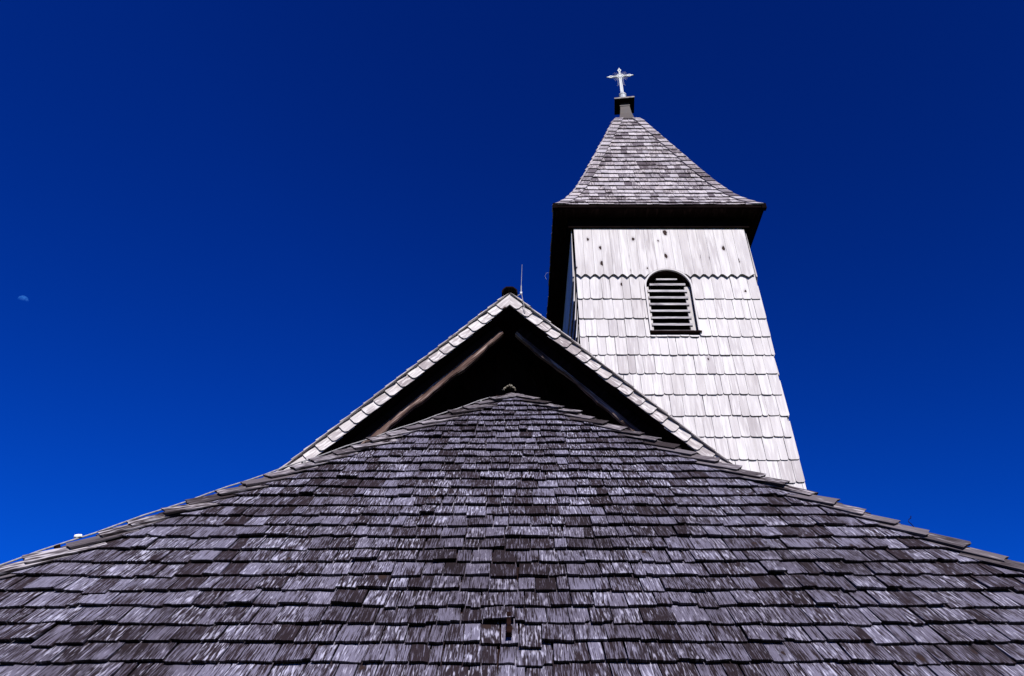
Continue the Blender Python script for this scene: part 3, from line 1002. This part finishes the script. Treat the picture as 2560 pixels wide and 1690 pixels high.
rows = [[cpm.vert(p, (p.x, p.z)) for p in sq(w, z)] for w, z in ((.205, 13.815), (.209, 13.822), (.209, 13.850), (.195, 13.875), (.10, 13.91))]
for i in range(len(rows)-1):
    for k in range(4):
        cpm.face(rows[i][k], rows[i][(k+1) % 4], rows[i+1][(k+1) % 4], rows[i+1][k])
cpm.face(*rows[-1]); 
cap = cpm.build('cap', M['capmetal'], tower)
cu = MB(); cu.fresh()
cu.poly(list(reversed(sq(.203, 13.812))))
cu.build('cap_underside', M['blackboard'], cap)

# ================================================================ CROSS
cross = empty('cross', W(TX + .02, TY, 13.90), 'ornate white metal cross with wire rays standing on the dark cap', 'cross')
cxm = Vector((math.cos(yaw), math.sin(yaw), 0))
cyn = Vector((math.sin(yaw), -math.cos(yaw), 0))     # facing the viewer
c0 = W(TX + .01, TY, 14.84)
def C(x, z, y=0.0): return c0 + cxm*x + Z*z + cyn*y
def plate(mb, pts, t=.02):
    f_ = [mb.vert(C(x, z, t/2), (x, z)) for x, z in pts]
    b_ = [mb.vert(C(x, z, -t/2), (x, z)) for x, z in pts]
    mb.face(*f_); mb.face(*reversed(b_))
    for i in range(len(pts)):
        j = (i+1) % len(pts)
        mb.face(f_[i], b_[i], b_[j], f_[j])
def rot90(pts, k):
    for _ in range(k): pts = [(-z, x) for x, z in pts]
    return pts
cb = MB()
base = [(.10, 0), (.10, .10), (.075, .13), (.075, .22), (.084, .235), (.084, .260), (.064, .275), (.060, .30), (.040, .335), (.030, .36)]
n_ = 12
rws = [[cb.vert(C(r*math.cos(2*math.pi*i/n_), -.92 + z, r*math.sin(2*math.pi*i/n_)), (i*.02, z)) for i in range(n_)] for r, z in base]
for a in range(len(rws)-1):
    for i in range(n_):
        cb.face(rws[a][i], rws[a][(i+1) % n_], rws[a+1][(i+1) % n_], rws[a+1][i])
cb.build('base', M['silver'], cross)
sh = MB()
plate(sh, [(.010, -.58), (.033, -.58), (.029, -.05), (.008, -.05)])
plate(sh, [(-.033, -.58), (-.010, -.58), (-.008, -.05), (-.029, -.05)])
plate(sh, [(-.010, -.58), (.010, -.58), (.008, -.05), (-.008, -.05)], .005)
shaft = sh.build('shaft', M['silver'], cross)
for k, ln in ((0, .265), (1, .265), (3, .265)):        # top, left, right arms with spear ends
    am = MB()
    plate(am, rot90([(.007, .05), (.021, .05), (.019, ln-.11), (.006, ln-.11)], k))
    plate(am, rot90([(-.021, .05), (-.007, .05), (-.006, ln-.11), (-.019, ln-.11)], k))
    plate(am, rot90([(-.007, .05), (.007, .05), (.006, ln-.11), (-.006, ln-.11)], k), .005)
    # spear end with an eye
    outer = [(-.019, ln-.115), (-.040, ln-.070), (-.037, ln-.05), (-.018, ln-.02), (0, ln+.03), (.018, ln-.02), (.037, ln-.05), (.040, ln-.070), (.019, ln-.115)]
    inner = [(-.008, ln-.085), (-.014, ln-.068), (-.012, ln-.058), (-.007, ln-.050), (0, ln-.045), (.007, ln-.050), (.012, ln-.058), (.014, ln-.068), (.008, ln-.085)]
    for i in range(8):
        plate(am, rot90([outer[i+1], outer[i], inner[i], inner[i+1]], k))
    plate(am, rot90([outer[0], outer[8], inner[8], inner[0]], k))
    am.build('arm', M['silver'], cross)
md = MB()
n_ = 24
for i in range(n_):
    a0, a1 = 2*math.pi*i/n_, 2*math.pi*(i+1)/n_
    E1 = lambda a, s: (math.cos(a)*.076*s, math.sin(a)*.070*s)
    plate(md, [E1(a1, 1), E1(a0, 1), E1(a0, .74), E1(a1, .74)][::-1], .026)
plate(md, [(math.cos(2*math.pi*i/n_)*.044, math.sin(2*math.pi*i/n_)*.040) for i in range(n_)], .03)
md.build('medallion', M['silver'], cross)
ry = MB()
for q in range(4):
    for j, (a, ln) in enumerate(((24, .16), (40, .19), (52, .19), (66, .16))):
        a = R(a + 90*q)
        ry.tube([C(math.cos(a)*.07, math.sin(a)*.065), C(math.cos(a)*ln, math.sin(a)*ln)], [.0035, .0015], 5)
for sgn in (-1, 1):
    ry.tube([C(sgn*.055, -.06), C(sgn*.062, -.30)], .0032, 5)
    ry.tube([C(sgn*.062, -.30), C(sgn*.09, -.33)], .0025, 5)
    ry.tube([C(sgn*.03, -.28), C(sgn*.062, -.30)], .0025, 5)
    for t_ in (-1, 1):
        ry.tube([C(sgn*.12, .0), C(sgn*.14, t_*.04), C(sgn*.165, t_*.055)], .0025, 5)
ry.build('rays', M['silver'], cross)

# ================================================================ LIGHTNING CONDUCTOR
rod = empty('lightning_rod', W(.12, GY - .06, 6.40), 'thin pale lightning rod rising beside the gable peak', 'lightning rod')
r1 = MB(); r1.tube([W(.122, GY - .05, 6.74), W(.124, GY-.05, 6.86)], .009, 8); r1.tube([W(.124, GY-.05, 6.86), W(.138, GY-.05, 7.24)], [.0036, .0022], 8)
r1.build('rod', M['rodsteel'], rod)
r2 = MB(); r2.tube([W(.122, GY-.05, 6.78), W(.135, GY-.062, 6.66), W(.150, GY-.066, 6.55), W(.168, GY-.066, 6.43), W(.172, GY-.02, 6.40), W(.172, GY+.08, 6.40)], .0042, 8)
r2.build('down_wire', M['cable'], rod)
r3 = MB(); r3.box(W(.122, GY - .05, 6.735), .026, .026, .030); r3.tube([W(.075, GY-.03, 6.705), W(.122, GY-.045, 6.73)], .006, 6)
r3.build('bracket', M['silver'], rod)

hipL = lambda t: apexb.lerp(FL, t)
cab = empty('lightning_cable', hipL(0.9), 'thin grey lightning cable clamped along the left hip of the front roof', 'cable')
def hp(t, h=0.06, out=0.06):
    p = hipL(t)
    return p + Vector((-out*.7, 0.0, h + .02))
cb_ = MB()
pts = [hp(.055, .060, .03)] + [hp(.055 + (.99-.055)*i/40, .056 + .005*math.sin(i*1.7), .055) for i in range(1, 41)]
cb_.tube(pts, .0065, 8)
cb_.build('wire', M['cable'], cab)
for t in (.075, .40, .545, .672):
    cl = MB()
    p = hp(t, .05, .05)
    dd = (FL - apexb).normalized()
    sz = .7
    cl.box(p + Vector((0, 0, -.005)), .05*sz, .035*sz, .035*sz, (dd, dd.cross(Z).normalized(), dd.cross(Z).normalized().cross(dd)))
    cl.tube([p, p + Vector((.01, .0, -.08))], .009, 6)
    cl.build('clamp', M['iron'] if t > .5 else M['cable'], cab)
ins = MB()
p = hp(.654, .070, .06)
ins.tube([p + Vector((-.026, 0, -.010)), p + Vector((-.020, 0, .0)), p, p + Vector((.020, 0, .003)), p + Vector((.028, 0, -.006))], [.005, .013, .016, .012, .004], 12)
ins.build('insulator', M['porcelain'], cab, True)
hk2 = MB()
p = Of + X*(-hwv(1.52) + .10) + Vf*1.52 + Nf*.085
hk2.box(p, .022, .03, .022); hk2.tube([p + Vector((-.006, 0, .026)), p, p + Vector((.004, -.008, -.032))], [.008, .011, .006], 6)
hk2.build('clamp', M['iron'], cab)

# ================================================================ small things
def front_pt(u, v, h): return Of + X*u + Vf*v + Nf*h
hook = empty('roof_hook', front_pt(-.04, 1.02, 0), 'dark rusty iron hook sticking out of the front roof', 'roof hook')
hb = MB()
hb.box(front_pt(-.038, 1.14, .060), .024, .16, .010, (X, Vf, Nf))
hb.build('strap', M['iron'], hook)
hb = MB()
hb.box(front_pt(-.036, 1.015, .066), .031, .115, .016, (X, (Vf*.985 - Nf*.17).normalized(), (Nf*.985 + Vf*.17).normalized()))
hb.box(front_pt(-.036, .955, .082), .031, .014, .030, (X, Vf, Nf))
hb.build('prong', M['iron'], hook)

st = MB()
pR = Of + X*(hwv(2.44) + .05) + Vf*2.44 + Nf*.08
st.tube([pR + Vector((.02, -.02, -.07)), pR + Vector((-.005, -.015, -.02)), pR + Vector((-.01, 0, .0)), pR + Vector((.0, 0, .018)), pR + Vector((.016, 0, .026)), pR + Vector((.022, 0, .044))], .0028, 6)
so = st.build('bent_wire', M['iron'])
tag(so, 'short dark bent wire poking above the right hip shingles', 'wire')
s2 = MB()
e0 = W(TX - EW - .02, 10.6, SOFF - .0)
s2.tube([e0 + Vector((.01, 0, 0)), e0 + Vector((-.06, 0, -.02)), e0 + Vector((-.09, 0, -.09)), e0 + Vector((-.06, 0, -.17)), e0 + Vector((-.02, .02, -.24))], .0016, 6)
s2o = s2.build('loose_thread', M['silver'])
tag(s2o, 'pale loose thread curling from the left eave of the tower', 'thread')

# ================================================================ MOON
mm = bpy.data.materials.new('moonlight'); mm.use_nodes = True
MN, ML = mm.node_tree.nodes, mm.node_tree.links
for n_ in list(MN): MN.remove(n_)
mo = MN.new('ShaderNodeOutputMaterial'); em = MN.new('ShaderNodeEmission'); tr = MN.new('ShaderNodeBsdfTransparent'); ad = MN.new('ShaderNodeAddShader')
mtc = MN.new('ShaderNodeTexCoord'); mno = MN.new('ShaderNodeTexNoise'); mno.inputs['Scale'].default_value = 0.7
mrp = MN.new('ShaderNodeValToRGB'); mrp.color_ramp.elements[0].color = (.003, .03, .08, 1); mrp.color_ramp.elements[1].color = (.025, .10, .22, 1)
mrp.color_ramp.elements[0].position = .35; mrp.color_ramp.elements[1].position = .6
ML.new(mtc.outputs['Object'], mno.inputs['Vector']); ML.new(mno.outputs['Fac'], mrp.inputs['Fac']); ML.new(mrp.outputs['Color'], em.inputs['Color'])
muv = MN.new('ShaderNodeUVMap'); muv.uv_map = 'UVMap'; msx = MN.new('ShaderNodeSeparateXYZ'); ML.new(muv.outputs['UV'], msx.inputs[0])
mmr = MN.new('ShaderNodeMapRange'); mmr.interpolation_type = 'SMOOTHSTEP'        # brightest at the sunward limb, fading to the terminator
mmr.inputs['From Min'].default_value = -.25; mmr.inputs['From Max'].default_value = .8; mmr.inputs['To Min'].default_value = 0.0; mmr.inputs['To Max'].default_value = 0.85
ML.new(msx.outputs['Y'], mmr.inputs['Value']); ML.new(mmr.outputs['Result'], em.inputs['Strength'])
ML.new(em.outputs[0], ad.inputs[0]); ML.new(tr.outputs[0], ad.inputs[1]); ML.new(ad.outputs[0], mo.inputs['Surface'])
f_ = 1991.0
th_ = R(36)
def sky_dir(px, py):
    u = (845-py)/f_
    return Vector(((px-1280)/f_, math.cos(th_) - u*math.sin(th_), math.sin(th_) + u*math.cos(th_))).normalized()
md_ = sky_dir(57, 751)
mc = Vector((0, 0, CAMZ)) + md_*900
rad = 4.7
# sunlit half of the ball: dome bounded by the terminator, lit from above
up_ = (Vector((-.12, 0, 1)) - md_*md_.dot(Vector((-.12, 0, 1)))).normalized()
sd_ = md_.cross(up_).normalized()
mb = MB()
n1, n2 = 20, 10
# lune on the facing hemisphere between the limb and the terminator ellipse
rows = []
for i in range(n1+1):
    ph = math.pi*i/n1
    rr = []
    for j in range(n2+1):
        t = j/n2
        limb = math.sin(ph); term = -.12*math.sin(ph)
        v = limb + (term - limb)*t
        x = math.cos(ph)
        d = math.sqrt(max(0, 1 - x*x - v*v))
        rr.append(mb.vert(mc + sd_*x*rad + up_*v*rad - md_*d*rad, (x, v)))
    rows.append(rr)
for i in range(n1):
    for j in range(n2):
        mb.face(rows[i][j], rows[i+1][j], rows[i+1][j+1], rows[i][j+1])
moon = mb.build('moon', mm, None, True)
tag(moon, 'faint pale half moon in the blue sky at far left', 'moon')
